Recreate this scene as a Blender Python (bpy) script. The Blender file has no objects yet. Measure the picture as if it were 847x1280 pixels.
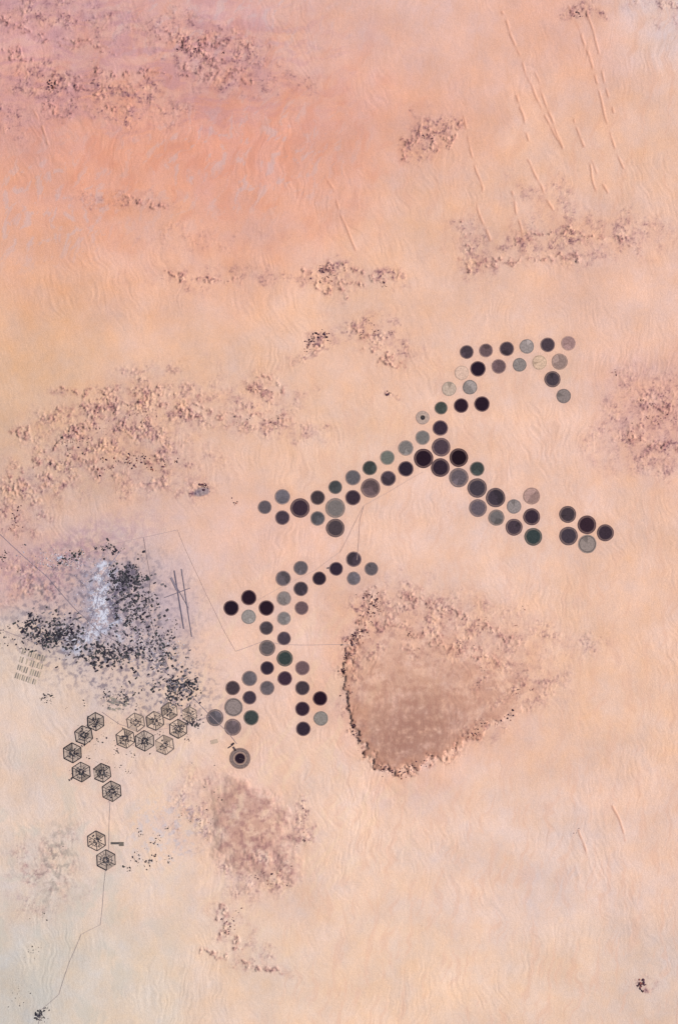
import bpy, math, random
import numpy as np
random.seed(7); rng=np.random.default_rng(7)
sc=bpy.context.scene
W0,H0=423.5,640.0
E=np.array([1.08,1.11,1.07])          # illumination the sun+sky gives flat sand
def lin(c):
    c=np.asarray(c,float)/255.0
    return np.where(c<=0.04045,c/12.92,((c+0.055)/1.055)**2.4)
# ------------------------------------------------------------ noise
ANG=rng.random((16,256,256))*2*np.pi
GX=np.cos(ANG).astype(np.float32);GY=np.sin(ANG).astype(np.float32)
def pn(x,y,s=0):
    s%=16
    x=x.astype(np.float32);y=y.astype(np.float32)
    xi=np.floor(x).astype(np.int32);yi=np.floor(y).astype(np.int32)
    xf=x-xi;yf=y-yi
    u=xf*xf*xf*(xf*(xf*6-15)+10);v=yf*yf*yf*(yf*(yf*6-15)+10)
    gx=GX[s].ravel();gy=GY[s].ravel()
    def g(ix,iy,dx,dy):
        k=((ix&255)<<8)|(iy&255)
        return gx[k]*dx+gy[k]*dy
    n00=g(xi,yi,xf,yf);n10=g(xi+1,yi,xf-1,yf);n01=g(xi,yi+1,xf,yf-1);n11=g(xi+1,yi+1,xf-1,yf-1)
    return ((n00*(1-u)+n10*u)*(1-v)+(n01*(1-u)+n11*u)*v)*1.5
def fbm(x,y,o=4,s=0,g=0.5):
    r=0;a=1
    for i in range(o):
        r=r+a*pn(x*2**i+i*17.3,y*2**i+i*9.1,s+i);a*=g
    return r
def rot(x,y,deg):
    c,s=math.cos(math.radians(deg)),math.sin(math.radians(deg))
    return x*c+y*s,-x*s+y*c
def sm(a,b,t):
    t=np.clip((t-a)/(b-a),0,1);return t*t*(3-2*t)
# ------------------------------------------------------------ survey data (map units, ~50 m each, x east, y south)
K=(40,25,38);KD=(55,42,54);D=(72,62,70);M=(100,92,96);ML=(122,115,114);L=(148,139,134);P=(192,172,156);G=(60,67,66);GL=(106,108,104);PP=(222,190,168);B=(156,130,124);BR=(110,90,92)
F=[(583,440,8.5,D),(607,438,8.5,BR),(633,436,9,D),(658,433,9,L),(684,431,9,D),(710,429,9,B),(597,461,9.5,K),(623,458,9,BR),(649,456,8.5,L),(674,453,9,PP),(699,452,10,B),
(690,474,10,D),(704,495,9,L),(577,466,9,PP),(561,486,9,P),(587,484,9,L),(551,510,8,G),(576,507,9,K),(602,505,9.5,K),(528,522,8.5,P),(550,535,9.5,KD),
(528,547,9,ML),(507,560,9.5,ML),(551,559,11.5,D),(484,572,9,GL),(529,573,12,K),(573,572,11.5,K),(462,585,9,G),(507,586,9.5,KD),(550,584.5,11.5,KD),(596,586,9,G),
(441,597,9.5,M),(485,598,9.5,D),(573,597,12,M),(419,609,8.5,G),(463,610,12,BR),(596,610,12,D),(397,622,9,D),(441,622,9.5,KD),(619,622,12,D),(353,621,9.5,M),(375,635,12,KD),(419,635,12.3,ML),(597,635,11,M),
(331,634,8.5,M),(353,647,9,D),(397,648,9,M),(419,660,11.5,D),(620,647,10,ML),(642,633,9,L),(664,620,10.5,B),(664,646,10.5,KD),(642,659,10.5,D),(666,671,11,G),
(709,643,10.5,D),(733,656,11.5,KD),(756,666,10.5,KD),(710,670,11.5,D),(733.5,680,11.5,L),
(442,699,9.5,D),(464,711,8.5,M),(442,723,8.5,M),(420,711,8.5,KD),(399,723,8.5,KD),(376,710,9,M),(354,723,9.5,M),(376,736,9,D),(355,748,9,ML),(333,760,9.5,K),(311,747,9.5,K),(289,760,9.5,K),(377,760,8.5,BR),(355,773,8.5,ML),(311,771,9,L),
(333,785,8.5,D),(355,798,8.5,D),(334,810,10,M),(356,823,10,G),(334,835,8.5,KD),(378,835,9,BR),(312,848,9.5,M),(356,848,9,KD),(291,860,9,D),(334,860,9,M),(378,860,9,D),(312,872,8.5,D),(400,873,9,K),(292,884,11.5,L),(378,886,9,KD),(269,897,10.5,M),(314,897,9.5,G),(401,898,9,L),(291,909,10.5,M),(379,911,9,KD),(300,948,13,P)]
HEX=[(120,902,11.5,1),(105,919,12,1),(91,941,12.5,1),(102,965,12.5,1),(128,966,12,1),(140,989,13,1),(157,923,12.5,.8),(181,926,13,.9),(206,931,12.5,.4),(170,903,12,.45),(194,901,12,.6),(223,911,12,.8),(212,889,11,.55),(121,1051,12.5,.75),(133,1075,13,.9),(237,893,10,.35)]
def ell(X,Y,cx,cy,rx,ry,r=0,soft=0.5):
    a,b=rot(X-cx,Y-cy,r);d=np.sqrt((a/rx)**2+(b/ry)**2)
    return 1-sm(1-soft,1+soft,d)
# rugged hills: cx,cy,rx,ry,rot,height,dark
HILL=[(60,18,95,26,5,4,.7),(265,62,60,34,20,5,1),(110,115,110,26,10,4,.9),(15,150,30,25,0,3,.7),(160,250,60,10,5,1.5,.3),(330,95,60,16,10,2,.5),
(538,168,32,20,-35,5,1),(415,345,30,12,0,6,1),(477,349,18,9,0,5,1),(395,427,30,9,-40,6,.9),(470,418,44,19,20,4,.7),(230,345,60,10,0,1.5,.35),(320,345,60,8,0,1.5,.4),
(120,545,120,42,-28,8,.7),(180,530,70,36,0,7,.7),(60,600,60,30,-30,6,.6),(200,590,60,30,0,5,.5),(150,490,80,8,0,4,.5),(330,485,26,14,0,5,.6),(320,530,80,13,6,5,.6),(310,500,60,16,0,4,.5),
(710,300,115,24,-5,2.5,.6),(600,310,28,34,0,2.5,.6),(690,255,50,16,30,1.5,.45),(820,530,60,50,-20,4.5,.85),(830,10,35,16,20,3,.5),(730,18,16,10,20,4,.8),
(20,650,40,24,0,5,.6),(254,609,11,8,-30,5,1),(60,715,60,22,-20,4,.6),(487,492,5,4,0,4,1),
(290,1155,20,26,10,4,.6),(330,1205,30,12,20,3,.4),(240,1010,30,40,0,3,.4),(800,1230,8,10,0,5,1),(550,780,95,40,15,4.5,.5),(640,850,60,26,10,4,.5),(690,800,60,20,10,3,.35),
(455,790,18,45,5,6,.8),(440,870,10,45,0,5,.6),(60,1090,40,50,20,1.5,.35),(250,300,100,14,0,1,.15),(320,1090,40,30,0,5,.6),(375,1030,15,30,10,4,.5),(600,905,45,10,-28,4,.5)]
LINEA=[[(628,15),(645,60),(672,125),(700,182)],[(664,80),(690,150),(702,185)],[(703,-5),(722,30),(742,95),(760,160),(778,210)],[(735,20),(752,90),(765,140)],[(718,150),(735,200),(747,245)],[(730,182),(758,240)],
[(578,145),(590,195),(604,240)],[(408,218),(425,262),(447,318)],[(660,200),(690,262)],[(40,130),(62,180)],[(596,255),(612,300)],[(645,120),(662,175)],[(722,1038),(736,1074)],[(766,1008),(782,1050)],[(640,240),(655,300)]]
SCARP=[[(503,202),(508,180),(522,163),(535,160),(546,187),(560,176),(574,150)],[(388,336),(393,356),(415,360),(446,354)],[(388,336),(420,332),(446,340)],[(458,345),(480,354),(492,345)],[(582,280),(585,345)],[(600,330),(650,325),(720,322)],[(640,300),(700,290),(790,305)],
[(60,95),(100,110),(150,140)],[(60,130),(85,150)],[(190,35),(240,60),(300,90)],[(100,95),(200,90),(310,95)],[(0,25),(60,50),(150,60)],[(230,50),(310,58)],[(0,60),(40,75)],[(790,500),(840,515)],[(785,545),(845,560)],[(435,405),(470,440),(500,455)],
[(0,610),(60,565),(110,522),(190,500),(250,520)],[(240,495),(270,520),(350,520)],[(75,490),(200,488)],[(90,560),(130,590),(200,575)],[(150,248),(210,262)],[(200,345),(300,350)],[(20,545),(80,515),(140,500)],[(310,478),(335,470),(352,485),(335,500)],
[(255,1190),(290,1200),(350,1215)],[(278,1130),(275,1165),(300,1180)],[(720,5),(735,22)],[(500,745),(560,760),(640,800)],[(470,770),(540,800),(620,830)]]
def seg(X,Y,pl):
    d=np.full(X.shape,1e9);sg=np.zeros(X.shape);
    for (x0,y0),(x1,y1) in zip(pl[:-1],pl[1:]):
        dx,dy=x1-x0,y1-y0;l=dx*dx+dy*dy
        t=np.clip(((X-x0)*dx+(Y-y0)*dy)/l,0,1)
        q=np.hypot(X-x0-t*dx,Y-y0-t*dy);s=np.sign((X-x0)*dy-(Y-y0)*dx)
        m=q<d;d=np.where(m,q,d);sg=np.where(m,s,sg)
    return d,sg
# ------------------------------------------------------------ terrain grid
st=1.1
xi=np.arange(-40,888+st,st);yi=np.arange(-40,1321+st,st)
def ext(a,n=26):
    s=st;lo=[];hi=[];l=a[0];h=a[-1]
    for i in range(n):
        s*=1.33;l-=s;h+=s;lo.append(l);hi.append(h)
    return np.concatenate([lo[::-1],a,hi])
xs,ys=ext(xi),ext(yi)
X,Y=np.meshgrid(xs,ys)
w1=fbm(X/45,Y/45,3,1);w2=fbm(X/45+31,Y/45,3,2)
wx=X+9*w1;wy=Y+9*w2
flat=np.ones(X.shape)
def local(cx,cy,R):
    a,b=np.searchsorted(xs,[cx-R,cx+R]);c,d=np.searchsorted(ys,[cy-R,cy+R]);return slice(c,d),slice(a,b)
def pbox(pl,m):
    c=np.array(pl);x0,y0=c.min(0)-m;x1,y1=c.max(0)+m
    a,b=np.searchsorted(xs,[x0,x1]);cc,dd=np.searchsorted(ys,[y0,y1]);return (slice(cc,dd),slice(a,b))
for L_ in (F,HEX):
    for (cx,cy,r,c) in L_:
        s_=local(cx,cy,r+9);flat[s_]*=sm(r+1.5,r+8,np.hypot(X[s_]-cx,Y[s_]-cy))
town=np.clip(ell(X,Y,125,770,110,85,0,.45)+ell(X,Y,190,850,80,50,20,.5),0,1)
H=np.zeros(X.shape);rug=np.zeros(X.shape);dark=np.zeros(X.shape)
hx,hy=X+22*w1+5*fbm(X/12,Y/12,3,9,.6),Y+16*w2+5*fbm(X/12+4,Y/12,3,3,.6)
for (cx,cy,rx,ry,r,h,dk) in HILL:
    m=ell(hx,hy,cx,cy,rx,ry,r,.75)
    rug=np.maximum(rug,m*h/9.0);dark=np.maximum(dark,m*dk)
edge_poly=[(462,738),(452,775),(428,830),(434,880),(447,925),(470,958),(498,967),(530,955),(562,942),(598,915),(640,893)]
n16=fbm(X/16,Y/16,5,4,.62);n16b=fbm(X/16+5,Y/16,5,7,.62)
ex,ey=X+9*n16,Y+9*n16b
poly=edge_poly+[(700,860),(690,790),(600,740),(520,722)]
ins=np.zeros(X.shape,bool)
for (x0,y0),(x1,y1) in zip(poly,poly[1:]+poly[:1]):
    c_=((y0>ey)!=(y1>ey))&(ex<(x1-x0)*(ey-y0)/((y1-y0)+1e-9)+x0);ins^=c_
d1,s1=seg(ex,ey,edge_poly)
sd1=np.where(ins,d1,-d1)
fade=np.clip(ell(wx,wy,480,905,150,110,-20,.7),0,1)    # the mesa dips under sand to the north-east
plat1=sm(-2,4,sd1)*fade
plat2=ell(X+16*w1+8*n16,Y+14*w2+8*n16b,318,1040,42,66,-25,.35)
brk=sm(-.35,.25,fbm(X/13,Y/13,4,11,.6))
H+=2.0*plat1+2.2*plat2
rim=np.exp(-(d1/5)**2)*brk*sm(700,560,ex)
rn=1-np.abs(fbm(wx/9,wy/9,4,3,.62))*1.7
crest=np.clip(rn,0,1)**2
patch=sm(-.1,.35,fbm(X/24,Y/24,5,5,.6))
H+=rug*(crest*1.7*patch+fbm(X/4,Y/4,3,6,.6)*1.3*patch)
H+=rim*fbm(X/5,Y/5,3,8,.6)*1.6
scm=np.zeros(X.shape);scd=np.zeros(X.shape)
for pl in SCARP:
    s_=pbox(pl,24);d,s=seg(ex[s_],ey[s_],pl)
    m=np.exp(-(d/2.0)**2)*brk[s_];scm[s_]=np.maximum(scm[s_],m);scd[s_]=np.maximum(scd[s_],np.exp(-(d/5.5)**2)*brk[s_])
H+=scm*(1.3+.8*fbm(X/4,Y/4,2,2))
lm=np.zeros(X.shape);lshade=np.zeros(X.shape)
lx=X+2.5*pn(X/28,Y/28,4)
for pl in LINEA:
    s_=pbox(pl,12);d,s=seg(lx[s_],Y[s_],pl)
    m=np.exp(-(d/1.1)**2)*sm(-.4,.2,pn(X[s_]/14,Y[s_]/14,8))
    lm[s_]=np.maximum(lm[s_],m);lshade[s_]+=np.exp(-((d*s+1.5)/1.2)**2)*m**.3
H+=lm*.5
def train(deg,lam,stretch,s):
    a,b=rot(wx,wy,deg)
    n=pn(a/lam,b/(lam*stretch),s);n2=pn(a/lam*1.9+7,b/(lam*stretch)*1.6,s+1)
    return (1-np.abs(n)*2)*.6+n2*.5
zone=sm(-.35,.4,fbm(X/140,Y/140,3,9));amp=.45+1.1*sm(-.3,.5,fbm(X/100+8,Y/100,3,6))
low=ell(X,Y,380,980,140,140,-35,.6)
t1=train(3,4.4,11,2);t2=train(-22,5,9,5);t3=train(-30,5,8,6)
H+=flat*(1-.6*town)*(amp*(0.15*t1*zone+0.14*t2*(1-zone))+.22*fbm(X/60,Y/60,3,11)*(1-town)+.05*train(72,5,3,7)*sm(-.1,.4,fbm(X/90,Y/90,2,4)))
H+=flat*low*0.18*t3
H+=flat*.05*fbm(X/2.8,Y/2.8,2,13)
H*=0.2+.8*flat
# ------------------------------------------------------------ albedo
CP=[(30,20,208,164,164),(120,20,211,166,164),(250,20,224,176,165),(400,20,226,184,170),(550,20,230,188,172),(700,20,231,182,162),(820,20,228,206,199),
(30,70,226,172,159),(150,70,223,171,157),(270,70,210,161,158),(400,80,229,179,160),(600,80,232,186,165),(750,80,234,186,164),
(60,120,212,160,153),(150,150,229,168,143),(280,160,226,161,140),(380,150,227,167,147),(540,160,227,174,152),(700,150,234,191,166),(820,150,234,194,170),
(50,220,226,169,147),(150,220,230,167,140),(300,220,229,170,148),(420,230,229,174,151),(560,230,232,190,165),(700,230,233,191,166),(800,230,234,194,170),
(40,300,228,175,149),(200,300,230,180,156),(350,300,231,179,155),(500,300,233,191,165),(620,300,229,187,163),(750,300,230,187,165),
(40,380,229,181,150),(200,380,234,187,161),(400,380,236,195,168),(600,380,236,196,173),(800,380,236,196,175),
(40,450,227,187,154),(200,450,233,194,167),(450,430,234,192,167),(600,470,236,197,173),(60,560,217,183,158),(150,540,218,179,156),(300,540,230,191,167),(420,530,236,198,173),(700,540,236,198,177),(820,520,226,179,161),
(60,640,216,185,167),(200,620,223,187,169),(300,680,235,193,173),(550,680,236,199,179),(820,640,235,196,173),(130,740,204,182,180),(220,740,212,189,184),(40,700,212,174,166),(300,750,236,198,177),(600,720,237,201,180),(800,740,236,196,171),
(40,820,219,201,185),(150,820,206,188,180),(300,800,237,202,182),(480,820,230,188,165),(600,820,230,187,163),(700,830,237,197,170),(820,830,237,197,171),
(30,900,228,204,187),(180,900,227,201,183),(500,880,228,186,164),(520,930,230,188,168),(620,880,230,188,165),(700,920,233,195,171),(820,900,237,199,173),
(40,1000,226,203,185),(180,1000,233,205,187),(310,1020,229,192,171),(420,1000,238,206,184),(600,1020,238,204,183),(800,1000,237,201,180),
(40,1100,220,204,189),(200,1100,232,208,189),(330,1080,229,196,175),(450,1100,238,206,183),(600,1080,236,206,187),(700,1080,228,203,190),(820,1080,235,202,182),
(40,1230,206,199,187),(150,1230,225,208,189),(300,1200,232,205,183),(500,1230,238,206,180),(700,1230,235,204,180),(820,1230,223,199,183)]
gx_=np.arange(0,848,8.);gy_=np.arange(0,1288,8.);GXX,GYY=np.meshgrid(gx_,gy_)
Cg=np.zeros(GXX.shape+(3,));Wg=np.zeros(GXX.shape)
for p in CP:
    w_=np.exp(-((GXX-p[0])**2+(GYY-p[1])**2)/(2*46**2))+1e-6;Wg+=w_
    for k in range(3): Cg[...,k]+=w_*p[2+k]
Cg/=Wg[...,None]
fx=np.clip(wx+10*w2,0,840)/8;fy=np.clip(wy-10*w1,0,1272)/8
a=np.minimum(fx.astype(int),len(gx_)-2);b=np.minimum(fy.astype(int),len(gy_)-2);u=(fx-a)[...,None];v=(fy-b)[...,None]
C=(Cg[b,a]*(1-u)+Cg[b,a+1]*u)*(1-v)+(Cg[b+1,a]*(1-u)+Cg[b+1,a+1]*u)*v
def mix(m,col):
    m=np.clip(m,0,1)[...,None];C[:]=C*(1-m)+np.array(col,float)*m
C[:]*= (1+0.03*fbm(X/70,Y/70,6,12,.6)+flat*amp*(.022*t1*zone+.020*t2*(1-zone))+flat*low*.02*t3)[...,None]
mo=fbm(X/34+5,Y/34,6,13,.62)
C[...,2]+=mo*7;C[...,0]+=-mo*3;C[...,1]+=mo*1.5
gr=rng.normal(0,1,X.shape);C[:]*=(1+.014*gr)[...,None]
a,b=rot(wx,wy,-62)
ws=sm(.2,.6,fbm(a/24,b/11,6,7,.62))
mix(ws*.5*np.clip(ell(X,Y,330,190,110,70,0,.6)+ell(X,Y,40,270,90,60,0,.6)+ell(X,Y,260,20,160,60,0,.6)+ell(X,Y,160,220,140,80,0,.6)*.5,0,1),(212,188,188))
rs=sm(.0,.7,fbm(a/44+9,b/20+4,5,3))
mix(rs*.45*ell(X,Y,240,150,260,140,0,.6),(221,152,126))
strk=fbm(wx/60,wy/13,6,10,.62)
mix(.45*sm(.0,.6,strk)*ell(X,Y,120,60,270,95,5,.6),(194,146,154))
mix(.3*sm(.0,.6,-strk)*ell(X,Y,120,60,270,95,5,.6),(234,190,168))
a,b=rot(wx,wy,-58)
mix(.35*sm(.1,.6,fbm(a/60,b/11,5,9))*ell(X,Y,330,960,200,220,0,.6),(244,214,180))
mix(.5*sm(.0,.7,fbm(wx/40,wy/60,6,2,.6))*ell(X,Y,40,1180,150,240,0,.5),(204,200,188))
a,b=rot(wx,wy,8)
mix(.34*sm(.1,.7,fbm(a/9,b/60,5,6,.6))*sm(350,480,Y)*sm(250,450,X),(228,183,158))
mix(.28*sm(.1,.7,fbm(a/14+7,b/80,5,1,.6))*sm(420,200,Y)*sm(350,550,X),(224,173,146))
# rocky country
spk=fbm(X/3.0,Y/3.0,3,6,.6);pk=fbm(X/9,Y/9,5,10,.6);pk2=fbm(X/22+3,Y/18,6,15,.65)
pt=.35+.65*patch
mix(dark*.75*sm(-.4,.45,pk2)*pt,(192,146,138))
mix(dark*.6*sm(-.05,.45,pk)*pt,(158,116,120))
mix(dark*.9*sm(.36,.72,spk+.5*pk)*(.3+.7*patch),(86,58,76))  # dark rock specks that also paint shadow dots into the hills
mix(np.clip(rug*1.6,0,1)*.4*sm(.15,.6,-pk)*pt,(236,186,154))  # sunlit orange of the hills, put into the colour
mix(scd*.42*sm(-.5,.4,pk),(176,122,112));mix(scm*.6*sm(-.1,.5,spk),(98,66,80))  # scarp shade painted as brown bands, darkest along the line
mix(lshade*.48,(186,126,106));mix(lm*.4,(246,184,150))  # lineaments: shaded west flank and lit crest painted into the colour
# mesas
deep=np.clip(ell(wx,wy,505,925,84,50,-20,.95),0,1)
mix(plat1*.45*sm(-.9,.5,pk2),(194,148,124))
mix(plat1*.72*deep*sm(-1.4,.3,pk),(160,118,104))
mix(plat1*.35*sm(.1,.6,pk),(176,128,112))
mix(plat1*.35*sm(22,0,d1),(206,150,120))
mix(.4*ell(wx,wy,600,870,60,36,-25,.8)*sm(-.5,.5,pk2),(196,148,128))
mix(rim*.35*sm(-.2,.5,pk),(170,112,94));mix(rim*.7*sm(.3,.75,spk+.4*pk),(80,54,70))
mix(plat2*.6*sm(-.9,.4,pk2),(188,144,130));mix(plat2*.5*sm(.0,.6,pk),(160,118,116))
# town
X7,Y7=X+8*fbm(X/14,Y/14,5,2,.6),Y+8*fbm(X/14+9,Y/14,5,5,.6)
salt,_=seg(X7,Y7,[(130,712),(122,742),(130,770),(112,795),(95,806)])
mix(ell(wx,wy,150,758,80,54,20,.5)*.6*sm(-.9,.4,pk2),(168,158,170))
mix(ell(wx,wy,60,790,60,26,15,.6)*.5*sm(-.6,.4,pk2),(168,158,162))
mix(ell(wx,wy,90,690,100,25,-20,.7)*.5*sm(-.4,.5,pk),(182,150,160))
mix(sm(26,6,salt)*.75*sm(-.4,.4,pk),(160,166,188))
mix(sm(11,3,salt)*.9*sm(-.45,.15,spk+pk),(224,229,241))
salt2,_=seg(X7,Y7,[(150,765),(128,790),(150,800)])
mix(sm(8,2,salt2)*.7*sm(-.3,.3,pk),(206,212,228))
mix(town*.6*sm(.0,.6,fbm(X/7,Y/7,5,14,.6)),(112,104,118))
mix(sm(8,2,seg(X7,Y7,[(140,770),(148,735),(168,712)])[0])*.6,(88,84,104))
mix(ell(wx,wy,222,745,26,48,-12,.4)*.45,(206,184,186))
mix(ell(X,Y,205,1040,45,45,0,.6)*.5*sm(.1,.5,pk),(208,204,210))
mix(ell(wx,wy,70,1080,20,50,10,.6)*.5*sm(-.1,.4,pk),(164,158,146))
mix(ell(wx,wy,254,609,9,7,-30,.3)*.6,(120,118,136))
for (cx,cy,r) in [(97,1112,14),(672,452,11),(100,1085,9),(48,740,10),(700,470,14)]:
    dd=np.hypot(X-cx,Y-cy);mix(.2*sm(r+1,r-1,dd),(208,188,170))
hal=1-flat
mix(hal*.22*sm(-.6,.4,pk),(216,178,162))
A=np.ones(X.shape+(4,),np.float32);A[...,:3]=lin(np.clip(C,0,255))/E
# ------------------------------------------------------------ mesh helpers
def new_mesh(name,V,Fc,col=None,mat=None,smooth=False,loc=(0,0,0)):
    me=bpy.data.meshes.new(name)
    me.from_pydata(V,[],Fc)
    if col is not None:
        at=me.color_attributes.new("albedo",'FLOAT_COLOR','POINT')
        at.data.foreach_set("color",np.asarray(col,np.float32).ravel())
    if smooth: me.polygons.foreach_set("use_smooth",[True]*len(me.polygons))
    if mat: me.materials.append(mat)
    o=bpy.data.objects.new(name,me);o.location=loc;sc.collection.objects.link(o);return o
def mat_attr(name,nscale=.5,namp=.15,bump=.0,rough=.95,rings=False,bscale=1.0):
    m=bpy.data.materials.new(name);m.use_nodes=True;nt=m.node_tree;N=nt.nodes;Lk=nt.links
    b=N["Principled BSDF"];b.inputs["Roughness"].default_value=rough;b.inputs["Specular IOR Level"].default_value=.1
    at=N.new("ShaderNodeAttribute");at.attribute_name="albedo"
    tc=N.new("ShaderNodeTexCoord");vec=tc.outputs["Object"]
    if rings:   # shift the noise per field so no two fields match
        oi=N.new("ShaderNodeObjectInfo");ad=N.new("ShaderNodeVectorMath");ad.operation='ADD';Lk.new(tc.outputs["Object"],ad.inputs[0]);Lk.new(oi.outputs["Location"],ad.inputs[1]);vec=ad.outputs[0]
    n=N.new("ShaderNodeTexNoise");n.inputs["Scale"].default_value=nscale;n.inputs["Detail"].default_value=4;n.inputs["Roughness"].default_value=.65
    Lk.new(vec,n.inputs["Vector"])
    mr=N.new("ShaderNodeMapRange");mr.inputs[1].default_value=.25;mr.inputs[2].default_value=.75;mr.inputs[3].default_value=1-namp;mr.inputs[4].default_value=1+namp
    Lk.new(n.outputs["Fac"],mr.inputs[0]);fac=mr.outputs[0]
    if rings:
        ln=N.new("ShaderNodeVectorMath");ln.operation='LENGTH';Lk.new(tc.outputs["Object"],ln.inputs[0])
        mu=N.new("ShaderNodeMath");mu.operation='MULTIPLY';mu.inputs[1].default_value=3.1;Lk.new(ln.outputs["Value"],mu.inputs[0])
        si=N.new("ShaderNodeMath");si.operation='SINE';Lk.new(mu.outputs[0],si.inputs[0])
        m2=N.new("ShaderNodeMath");m2.operation='MULTIPLY_ADD';m2.inputs[1].default_value=.06;Lk.new(si.outputs[0],m2.inputs[0]);Lk.new(fac,m2.inputs[2]);fac=m2.outputs[0]
    vm=N.new("ShaderNodeVectorMath");vm.operation='SCALE'
    Lk.new(at.outputs["Color"],vm.inputs[0]);Lk.new(fac,vm.inputs["Scale"]);Lk.new(vm.outputs[0],b.inputs["Base Color"])
    if bump:
        bp=N.new("ShaderNodeBump");bp.inputs["Strength"].default_value=1;bp.inputs["Distance"].default_value=bump
        n2=N.new("ShaderNodeTexNoise");n2.inputs["Scale"].default_value=bscale;n2.inputs["Detail"].default_value=3
        Lk.new(tc.outputs["Object"],n2.inputs["Vector"]);Lk.new(n2.outputs["Fac"],bp.inputs["Height"]);Lk.new(bp.outputs[0],b.inputs["Normal"])
    return m
m_sand=mat_attr("desert_sand",.5,.05,.25,1.0,bscale=.7)
m_field=mat_attr("irrigated_crop",.45,.32,.1,.9,True)
m_rock=mat_attr("dark_sandstone",.8,.25,.2)
m_veg=mat_attr("palm_and_scrub",1.2,.3,.2)
m_bld=mat_attr("mudbrick_walls",1.5,.1)
m_road=mat_attr("asphalt_road",.8,.12)
# ------------------------------------------------------------ ground
ny,nx=X.shape
co=np.stack([X-W0,H0-Y,H],-1).astype(np.float32).reshape(-1,3)
i=np.arange(ny*nx).reshape(ny,nx)
q=np.stack([i[1:,:-1],i[1:,1:],i[:-1,1:],i[:-1,:-1]],-1).reshape(-1,4)
me=bpy.data.meshes.new("desert_ground")
me.vertices.add(len(co));me.vertices.foreach_set("co",co.ravel())
me.loops.add(q.size);me.loops.foreach_set("vertex_index",q.ravel().astype(np.int32))
me.polygons.add(len(q));me.polygons.foreach_set("loop_start",(np.arange(len(q))*4).astype(np.int32))
me.update(calc_edges=True)
me.polygons.foreach_set("use_smooth",np.ones(len(q),bool))
at=me.color_attributes.new("albedo",'FLOAT_COLOR','POINT');at.data.foreach_set("color",A.ravel())
me.materials.append(m_sand)
g=bpy.data.objects.new("desert_ground",me);sc.collection.objects.link(g)
ox,oy=int(np.where(xs==xi[0])[0][0]),int(np.where(ys==yi[0])[0][0])
def hz(x,y):
    fx=(x-xi[0])/st+ox;fy=(y-yi[0])/st+oy
    fx=min(max(fx,0),nx-2);fy=min(max(fy,0),ny-2)
    a,b=int(fx),int(fy);u,v=fx-a,fy-b
    return float((H[b,a]*(1-u)+H[b,a+1]*u)*(1-v)+(H[b+1,a]*(1-u)+H[b+1,a+1]*u)*v)
_E=E.tolist()
def c4(c,f=1.0):
    o=[]
    for k in range(3):
        x=min(max(float(c[k]),0),255)/255;x=x/12.92 if x<=.04045 else ((x+.055)/1.055)**2.4
        o.append(min(1,x/_E[k]*f))
    return (o[0],o[1],o[2],1)
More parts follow.
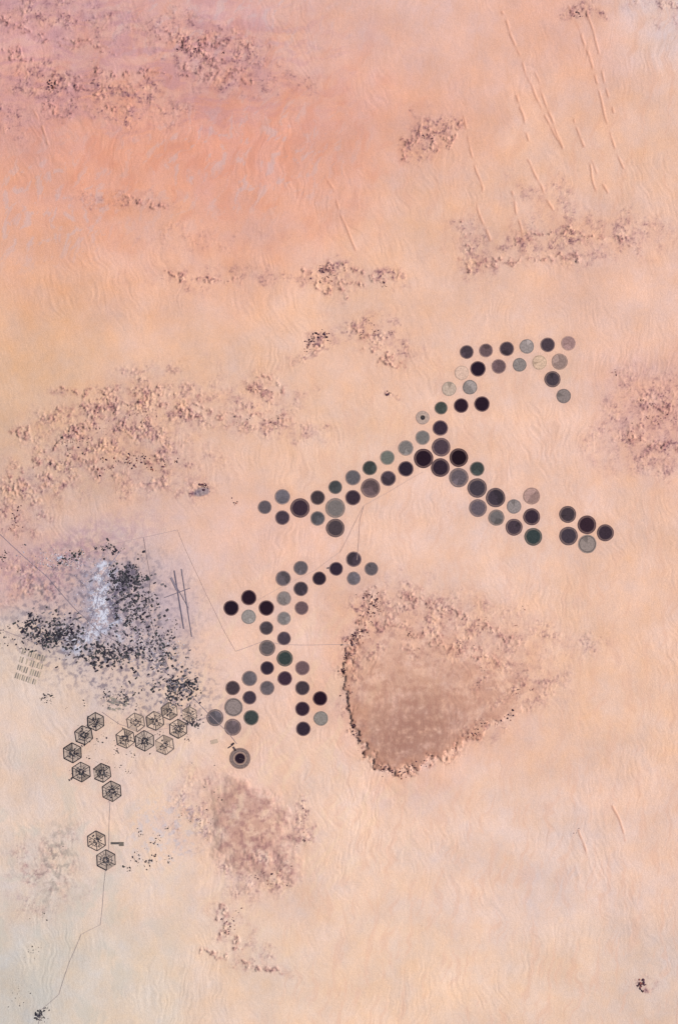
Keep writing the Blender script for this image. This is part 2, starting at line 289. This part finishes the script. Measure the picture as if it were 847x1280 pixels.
# ------------------------------------------------------------ pivot-irrigated fields
def field(cx,cy,r,c,name="circular_crop_field"):
    n=64;V=[];FF=[];CC=[]
    base=np.array(c,float)+random.gauss(0,4)+np.array([random.gauss(0,2),random.gauss(0,1),random.gauss(0,1.5)]);sand=np.array((214,178,160),float)
    bord=base*.55+sand*.45 if sum(c)<420 else base*.88
    inner=base
    a0=random.random()*6.28;span=random.choice([0,0,.8,1.6,3.14,.5,4.0]);df=random.choice([.72,1.2,1.35])
    if r<9.6: radii=[(0,inner),(.35,inner),(.86,inner*1.0),(.9,bord),(.97,bord),(1.0,inner*.6+sand*.4)]
    else: radii=[(0,inner),(.35,inner),(.78,inner*1.0),(.81,bord*.9),(.93,bord*.9),(.95,inner*1.1),(1.0,inner*.6+sand*.4)]
    if (cx,cy)==(528,522): radii=[(0,(60,56,60)),(.32,(60,56,60)),(.38,(190,168,154)),(.9,(184,162,150)),(1,(176,152,140))]
    if (cx,cy)==(300,948): radii=[(0,(40,28,40)),(.45,(44,32,44)),(.52,(150,122,114)),(.62,(182,156,138)),(.68,(112,96,98)),(.82,(146,128,120)),(.9,(108,94,96)),(.96,(172,146,132)),(1,(116,98,96))];span=0
    zt=.25+hz(cx,cy);rows=[];nr=random.random()*6
    for (f,col) in radii[1:]:
        row=[]
        for k in range(n):
            t=k*2*math.pi/n;rr=f*r*(1+.012*math.sin(3*t+cx)+.006*math.sin(7*t+nr))
            V.append((rr*math.cos(t),rr*math.sin(t),0))
            d=(t-a0)%(2*math.pi);ff=1.0
            if d<span and f<.87 and sum(c)>160: ff=df
            CC.append(c4(np.clip(np.array(col,float)*ff**.55,0,245)));row.append(len(V)-1)
        rows.append(row)
    V.append((0,0,0));CC.append(c4(radii[0][1]));ce=len(V)-1
    for k in range(n):
        k2=(k+1)%n
        FF.append((ce,rows[0][k],rows[0][k2]))
        for a,b in zip(rows[:-1],rows[1:]): FF.append((a[k],b[k],b[k2],a[k2]))
    row=[]
    for k in range(n):
        t=k*2*math.pi/n;V.append((r*1.05*math.cos(t),r*1.05*math.sin(t),-.5));CC.append(c4((205,168,148)));row.append(len(V)-1)
    for k in range(n): k2=(k+1)%n;FF.append((rows[-1][k],row[k],row[k2],rows[-1][k2]))
    o=new_mesh(name,V,FF,CC,m_field,loc=(cx-W0,H0-cy,zt))
    # sprinkler pivot arm: slender truss on wheeled towers
    t=a0;V=[];FF=[];CC=[];dx,dy=math.cos(t),math.sin(t);lc=c4(np.clip(base*1.22+8,0,200)) if sum(c)<330 else c4(base*.82)
    def bx(x0,x1,w,z0,z1):
        s=len(V)
        for (a,b) in ((x0,-w),(x1,-w),(x1,w),(x0,w)):
            for z in (z0,z1): V.append((a*dx-b*dy,a*dy+b*dx,z));CC.append(lc)
        FF.extend([(s+1,s+3,s+5,s+7),(s,s+6,s+4,s+2),(s,s+2,s+3,s+1),(s+2,s+4,s+5,s+3),(s+4,s+6,s+7,s+5),(s+6,s,s+1,s+7)])
    bx(-.25,.25,.25,.02,.16);bx(.25,r*.84,.06,.09,.13)
    for j in range(1,6): bx(r*.84*j/5-.06,r*.84*j/5+.06,.14,.005,.085)
    p=new_mesh("pivot_arm",V,FF,CC,m_bld);p.parent=o
for f in F: field(*f)
# ------------------------------------------------------------ clumps (rocks / shrubs)
def clumps(name,pts,mat,cols,flatn=.6,n=7,el0=.6,el1=1.5):
    V=[];FF=[];CC=[]
    for (x,y,s) in pts:
        z=hz(x,y);b=len(V);X0,Y0=x-W0,H0-y;c=random.choice(cols);f=random.uniform(.75,1.25)
        cc=c4(c,f);el=random.uniform(el0,el1);th=random.random()*3.14
        for (rr,zz) in ((1,-.25),(.8,.45*flatn),(.4,.85*flatn)):
            for k in range(n):
                t=k*6.283/n+random.uniform(-.3,.3);q=s*rr*random.uniform(.6,1.3)
                u,v=q*math.cos(t)*el,q*math.sin(t)
                V.append((X0+u*math.cos(th)-v*math.sin(th),Y0+u*math.sin(th)+v*math.cos(th),z+s*zz*random.uniform(.8,1.2)));CC.append(cc)
        V.append((X0,Y0,z+s*flatn));CC.append(cc);T=len(V)-1
        for k in range(n):
            k2=(k+1)%n
            FF.append((b+k,b+k2,b+n+k2,b+n+k));FF.append((b+n+k,b+n+k2,b+2*n+k2,b+2*n+k));FF.append((b+2*n+k,b+2*n+k2,T))
    return new_mesh(name,V,FF,CC,mat)
def along(pl,cnt,sd,s0=.6,s1=1.8):
    out=[];L_=[math.dist(a,b) for a,b in zip(pl[:-1],pl[1:])]
    cl=[(random.uniform(0,sum(L_))) for _ in range(max(3,cnt//8))]
    for _ in range(cnt):
        t=random.choice(cl)+random.gauss(0,3);t=min(max(t,0),sum(L_)-.01)
        for (a,b),l in zip(zip(pl[:-1],pl[1:]),L_):
            if t<=l: break
            t-=l
        u=t/l
        out.append((a[0]+(b[0]-a[0])*u+random.gauss(0,sd),a[1]+(b[1]-a[1])*u+random.gauss(0,sd),s0+(s1-s0)*random.random()**2.5))
    return out
def blob(cx,cy,rx,ry,cnt,s0=.5,s1=1.6,nc=None):
    nc=nc or max(2,cnt//6);out=[];cs=[(random.gauss(cx,rx*.5),random.gauss(cy,ry*.5)) for _ in range(nc)]
    for _ in range(cnt):
        c=random.choice(cs);out.append((random.gauss(c[0],2.6),random.gauss(c[1],2.2),s0+(s1-s0)*random.random()**2.5))
    return out
RC=[(66,46,64),(84,58,72),(104,72,80),(60,44,66),(150,100,90)]
RK=[along(edge_poly[:7],190,3.2,.4,1.6),along(edge_poly[6:],90,3,.4,1.4),
 along([(452,745),(470,742),(462,770),(455,800)],60,4,.5,1.6),blob(410,345,22,9,60,.4,1.2),blob(477,349,13,6,26,.4,1.2),along([(376,440),(390,425),(404,410),(408,425)],60,2.5,.6,1.7),
 blob(470,412,34,16,40,.4,1.1),blob(487,492,2,2,6,.8,1.8,1),along([(70,570),(110,545),(150,520),(200,510)],80,9,.4,1.2),blob(170,580,50,14,100,.5,1.5),
 blob(254,609,6,4,22,.8,2.0,2),blob(293,627,2,2,6,.7,1.4,1),blob(330,485,16,10,20,.4,1),blob(320,528,60,8,35,.4,1.0),blob(765,465,1,4,5,.6,1.1,2),
 blob(800,1230,4,6,34,.9,2.2,3),blob(723,1040,1,2,4,.5,1.1,1),blob(820,530,35,25,40,.3,1.0),blob(340,1095,35,15,36,.4,1.2),along([(380,1010),(384,1040),(360,1080)],24,3,.4,1.1),
 blob(287,1150,10,20,34,.5,1.3),blob(70,105,8,5,14,.8,1.6,3),blob(240,60,30,12,24,.4,1.2),blob(535,168,14,8,16,.4,1.0),blob(240,1020,20,30,24,.4,1.0),blob(470,760,12,18,26,.5,1.4),blob(580,800,70,35,70,.3,.9),
 blob(640,865,50,20,36,.3,.9),blob(20,650,25,20,26,.5,1.3),blob(722,20,10,10,10,.5,1.2,3),blob(700,295,80,20,12,.3,.7),blob(600,900,20,12,20,.4,1.0),blob(560,640,5,3,3,.4,.8,1)]
for pts in RK: clumps("rock_outcrop",pts,m_rock,RC,.6)
core=[(130,712),(122,742),(130,770),(112,795)]
def keep(x,y):
    for (x0,y0),(x1,y1) in zip(core[:-1],core[1:]):
        dx,dy=x1-x0,y1-y0;t=min(max(((x-x0)*dx+(y-y0)*dy)/(dx*dx+dy*dy),0),1)
        if math.hypot(x-x0-t*dx,y-y0-t*dy)<8 and random.random()<.9: return False
    return True
VC=[(52,50,60),(62,60,66),(74,72,78),(48,44,58),(88,86,92),(66,70,72)]
VG=[("palm_grove",blob(160,722,22,20,420,.5,1.9,60)),("palm_grove",blob(72,797,36,13,360,.5,2.0,54)),("palm_grove",blob(135,816,38,12,300,.5,1.9,50)),
("palm_grove",along([(55,722),(80,700),(105,690),(128,684),(150,690)],120,2.6,.6,1.8)),("palm_grove",blob(192,800,26,22,150,.5,1.7,46)),("palm_grove",blob(225,860,26,18,160,.5,1.9,34)),
("palm_grove",blob(150,868,36,16,120,.4,1.5,30)),("palm_grove",blob(42,780,30,16,110,.5,1.8,24)),("palm_grove",blob(60,870,14,8,34,.5,1.5,7)),("palm_grove",blob(172,770,30,30,180,.4,1.6,60)),("palm_grove",blob(8,800,14,14,40,.5,1.6,8)),
("palm_grove",blob(242,900,16,14,80,.4,1.6,14)),("palm_grove",blob(180,1080,40,18,70,.4,1.4,14)),("palm_grove",blob(50,1270,10,8,70,.5,1.6,8)),("palm_grove",blob(195,1050,34,20,36,.4,1.1,10)),
("desert_scrub",along([(80,1040),(70,1080),(62,1110),(40,1200),(20,1260)],60,7,.3,1.0)),("desert_scrub",blob(160,925,60,34,130,.4,1.2,36)),("desert_scrub",blob(15,700,20,30,40,.4,1.2,8)),("desert_scrub",blob(100,940,25,45,60,.4,1.2,16)),("desert_scrub",blob(262,1000,30,60,24,.3,.9,10))]
for nm,p in VG: clumps(nm,[t for t in p if keep(t[0],t[1])],m_veg,VC,.4,6,.8,2.0)
# ------------------------------------------------------------ rectangular parcels and houses
def boxes(name,items,mat):
    V=[];FF=[];CC=[]
    for (x,y,a,b,t,c,hh) in items:
        z=hz(x,y);s=len(V);ct,sn=math.cos(t),math.sin(t)
        for (u,v) in ((-a,-b),(a,-b),(a,b),(-a,b)):
            for k in (-.6,hh): V.append((x-W0+u*ct-v*sn,H0-y+u*sn+v*ct,z+k));CC.append(c4(c))
        FF+= [(s+1,s+3,s+5,s+7),(s,s+2,s+3,s+1),(s+2,s+4,s+5,s+3),(s+4,s+6,s+7,s+5),(s+6,s,s+1,s+7)]
    return new_mesh(name,V,FF,CC,mat)
it=[];hs=[]
for _ in range(680):
    cx,cy,rx,ry=random.choice([(158,735,28,30),(170,760,30,30),(85,800,50,20),(150,818,50,16),(60,785,34,16),(200,830,30,26),(225,860,20,15)])
    x,y=random.gauss(cx,rx*.6),random.gauss(cy,ry*.6);t=random.choice([.6,.6+1.57,.4])+random.gauss(0,.08)
    if keep(x,y): it.append((x,y,random.uniform(.7,2.4),random.uniform(.6,1.4),t,random.choice(VC+[(108,104,112),(128,120,124),(140,134,142)]),random.uniform(.2,.42)))
boxes("walled_garden_plots",it,m_veg)
for _ in range(1200):
    cx,cy,rx,ry=random.choice([(128,745,22,34),(128,745,22,34),(165,790,34,26),(100,790,34,16),(200,820,28,20),(80,700,34,10)])
    x,y=random.gauss(cx,rx*.6),random.gauss(cy,ry*.6)
    hs.append((x,y,random.uniform(.3,.8),random.uniform(.25,.6),.6+random.choice([0,1.57]),random.choice([(226,224,230),(206,202,212),(186,180,192),(160,152,164),(214,200,190),(140,134,150)]),random.uniform(.15,.35)))
boxes("town_houses",hs,m_bld)
sf=[]
for r in range(4):
    for k in range(11):
        if random.random()<.15: continue
        u=-14+k*2.7;v=-17+r*10
        sf.append((38+u-v*.28,836+v+u*.35,.8,3.9*random.uniform(.8,1),-.3,random.choice([(190,176,156),(160,150,136),(176,166,148),(146,138,128),(206,190,168)]),.16))
boxes("strip_fields",sf,m_veg)
sf=[(148+random.uniform(-12,12),880+random.uniform(-8,8),random.uniform(1,3),random.uniform(.5,1.4),-.3,random.choice([(150,144,136),(120,114,114),(176,164,148)]),.2+.004*k) for k in range(26)]
sf+=[(268,927,4.5,2.6,.25,(198,176,156),.2),(291,930,2,1.2,.6,(58,50,60),.34),(288,933,3.8,.7,.6,(74,66,74),.28),(293,936,1.2,3,.6,(90,80,84),.25),(145,1054,6,1.4,0,(96,92,90),.2),(152,1055,3,2.6,0,(120,112,104),.18),(75,697,3,1.5,.4,(190,194,208),.25),(410,710,1.5,1,.2,(120,110,110),.3),(427,806,1.4,.9,.2,(110,100,100),.3)]
boxes("walled_farm_plots",sf,m_veg)
# ------------------------------------------------------------ hexagonal settlements
def strip(V,FF,CC,x0,y0,x1,y1,w,c,z0,z1):
    d=math.hypot(x1-x0,y1-y0)or 1;nx_,ny_=-(y1-y0)/d*w/2,(x1-x0)/d*w/2;s=len(V)
    for (x,y) in ((x0-nx_,y0-ny_),(x1-nx_,y1-ny_),(x1+nx_,y1+ny_),(x0+nx_,y0+ny_)):
        for z in (z0,z1): V.append((x,y,z));CC.append(c)
    FF.extend([(s+1,s+3,s+5,s+7),(s,s+2,s+3,s+1),(s+2,s+4,s+5,s+3),(s+4,s+6,s+7,s+5),(s+6,s,s+1,s+7)])
for (cx,cy,r,dn) in HEX:
    V=[];FF=[];CC=[];dk=c4(np.array((46,46,54))*dn+np.array((170,150,138))*(1-dn));dk2=c4(np.array((80,78,82))*dn+np.array((184,162,146))*(1-dn))
    gcol=np.array((212,188,168)) if dn<.85 else np.array((188,170,156))
    ro=math.radians(random.uniform(-4,4))+.1
    P6=[(r*math.cos(ro+math.pi/3*k+math.pi/6),r*math.sin(ro+math.pi/3*k+math.pi/6)) for k in range(6)]
    for k in range(6):
        s=len(V);gr=c4(gcol*random.choice([1.06,1,.92,.78,1.05]))
        for p in ((0,0),P6[k],P6[(k+1)%6]): V.append((p[0],p[1],0));CC.append(gr)
        FF.append((s,s+1,s+2))
        s=len(V)
        for p,f,z in ((P6[k],1,0),(P6[k],1.05,-.5),(P6[(k+1)%6],1.05,-.5),(P6[(k+1)%6],1,0)): V.append((p[0]*f,p[1]*f,z));CC.append(gr)
        FF.append((s,s+1,s+2,s+3))
    lv=0
    for f,w,cc in ((1,1.1,dk),(.62,.45,dk2),(.28,.8,dk)):
        for k in range(6):
            a,b=P6[k],P6[(k+1)%6]
            if random.random()<(.35 if f==.62 else .08): continue
            lv+=.004;strip(V,FF,CC,a[0]*f,a[1]*f,b[0]*f,b[1]*f,w*random.uniform(.7,1.2),cc,-.1,.12+lv)
    for k in range(6):
        lv+=.004;strip(V,FF,CC,P6[k][0]*.1,P6[k][1]*.1,P6[k][0]*.97,P6[k][1]*.97,random.uniform(.5,.9),dk,-.1,.12+lv)
        a,b=P6[k],P6[(k+1)%6]
        for j in (1,2):
            u=j/3;px,py=a[0]*(1-u)+b[0]*u,a[1]*(1-u)+b[1]*u
            if random.random()<.3: lv+=.004;strip(V,FF,CC,px*.35,py*.35,px*.95,py*.95,.28,dk2,-.1,.12+lv)
        for _ in range(int(5*dn+1)):
            u=random.uniform(.2,.8);f=random.triangular(.1,.9,.25);px,py=(a[0]*(1-u)+b[0]*u)*f,(a[1]*(1-u)+b[1]*u)*f
            lv+=.004;strip(V,FF,CC,px-.8,py,px+.8,py+random.uniform(-.9,.9),random.uniform(.6,1.6),c4(random.choice(VC)),-.1,.14+lv)
    new_mesh("hexagonal_farm",V,FF,CC,m_veg,loc=(cx-W0,H0-cy,.28+hz(cx,cy)))
# ------------------------------------------------------------ roads and runways
def road(name,pl,w=.7,c=(150,134,140),mat=None,lift=.2,wob=1.0):
    pts=[]
    for a,b in zip(pl[:-1],pl[1:]):
        n=max(1,int(math.dist(a,b)/1.5))
        for k in range(n): pts.append((a[0]+(b[0]-a[0])*k/n,a[1]+(b[1]-a[1])*k/n))
    pts.append(pl[-1]);V=[];FF=[];CC=[]
    for k,(x,y) in enumerate(pts):
        a=pts[max(k-1,0)];b=pts[min(k+1,len(pts)-1)];d=math.dist(a,b) or 1
        nx_,ny_=-(b[1]-a[1])/d,(b[0]-a[0])/d;o=wob*.3*math.sin(k*.13)
        x+=nx_*o;y+=ny_*o
        for s in (-1,1):
            X1,Y1=x+nx_*w/2*s,y+ny_*w/2*s;z=max(hz(X1,Y1),hz(x,y))+lift
            V.append((X1-W0,H0-Y1,z));CC.append(c4(c,random.uniform(.9,1.1)))
    for k in range(len(pts)-1): FF.append((2*k,2*k+1,2*k+3,2*k+2))
    return new_mesh(name,V,FF,CC,mat or m_road)
R=(172,154,156);RL=(206,180,170)
for i_,(pl,w,c) in enumerate([([(-40,630),(0,668),(30,695),(60,722),(95,762),(125,790),(170,815),(205,838),(240,870),(262,893)],.7,(144,132,144)),
 ([(60,722),(90,702),(130,682),(180,672),(222,662)],.45,R),([(222,662),(240,705),(262,750),(278,785),(295,814)],.45,RL),([(295,814),(330,801),(352,806),(445,806)],.5,R),
 ([(528,590),(490,612),(455,632),(440,660),(425,690),(395,712),(350,735),(322,750)],.45,RL),([(120,784),(90,800),(50,806),(10,790),(-40,770)],.5,R),
 ([(150,690),(128,720),(120,760),(108,792)],.7,(170,166,182)),([(180,672),(188,720),(186,760),(196,800),(212,835)],.45,R),
 ([(138,1003),(136,1060),(130,1110),(126,1156),(102,1168),(88,1200),(74,1243),(52,1262),(40,1330)],.45,(180,168,166)),([(262,893),(285,915),(296,930)],.6,R),([(140,985),(137,1003)],.6,R),([(128,890),(150,905),(180,915),(240,905),(262,895)],.5,R),
 ([(446,700),(450,650),(455,632)],.4,RL)]): road("desert_road",pl,w,c,lift=.2+i_*.012)
rc=(116,110,126)
road("airport_runway",[(218,713),(230,786)],1.3,rc,lift=.42,wob=0)
road("airport_runway",[(227,711),(240,796)],1.0,(136,128,140),lift=.42,wob=0)
road("airport_taxiway",[(206,747),(238,735)],.8,rc,lift=.45,wob=0)
road("airport_taxiway",[(221,733),(236,760)],.6,(136,128,140),lift=.47,wob=0)
road("airport_apron",[(214,722),(222,738)],2.6,(146,136,148),lift=.38,wob=0)
# ------------------------------------------------------------ light, sky, camera
EL,AZ=37,80   # sun elevation, compass azimuth (from north, clockwise)
w=bpy.data.worlds.new("World");sc.world=w;w.use_nodes=True
bg=w.node_tree.nodes["Background"];sk=w.node_tree.nodes.new("ShaderNodeTexSky");sk.sky_type='NISHITA';sk.sun_disc=False
sk.sun_elevation=math.radians(EL);sk.sun_rotation=math.radians(AZ);w.node_tree.links.new(sk.outputs[0],bg.inputs[0]);bg.inputs[1].default_value=.05
sd=bpy.data.lights.new("sun","SUN");sd.energy=5.0;sd.angle=math.radians(.5);sd.color=(1,.95,.88)
so=bpy.data.objects.new("sun",sd);sc.collection.objects.link(so);so.rotation_euler=(math.radians(90-EL),0,math.radians(180-AZ));so.location=(900,300,900)
cd=bpy.data.cameras.new("camera");cam=bpy.data.objects.new("camera",cd);sc.collection.objects.link(cam)
cam.location=(0,0,4000);cd.sensor_fit='VERTICAL';cd.sensor_height=24;cd.lens=24*4000/1280;cd.clip_end=60000;cd.clip_start=10
sc.camera=cam
sc.view_settings.view_transform='Standard';sc.view_settings.look='None';sc.view_settings.exposure=0
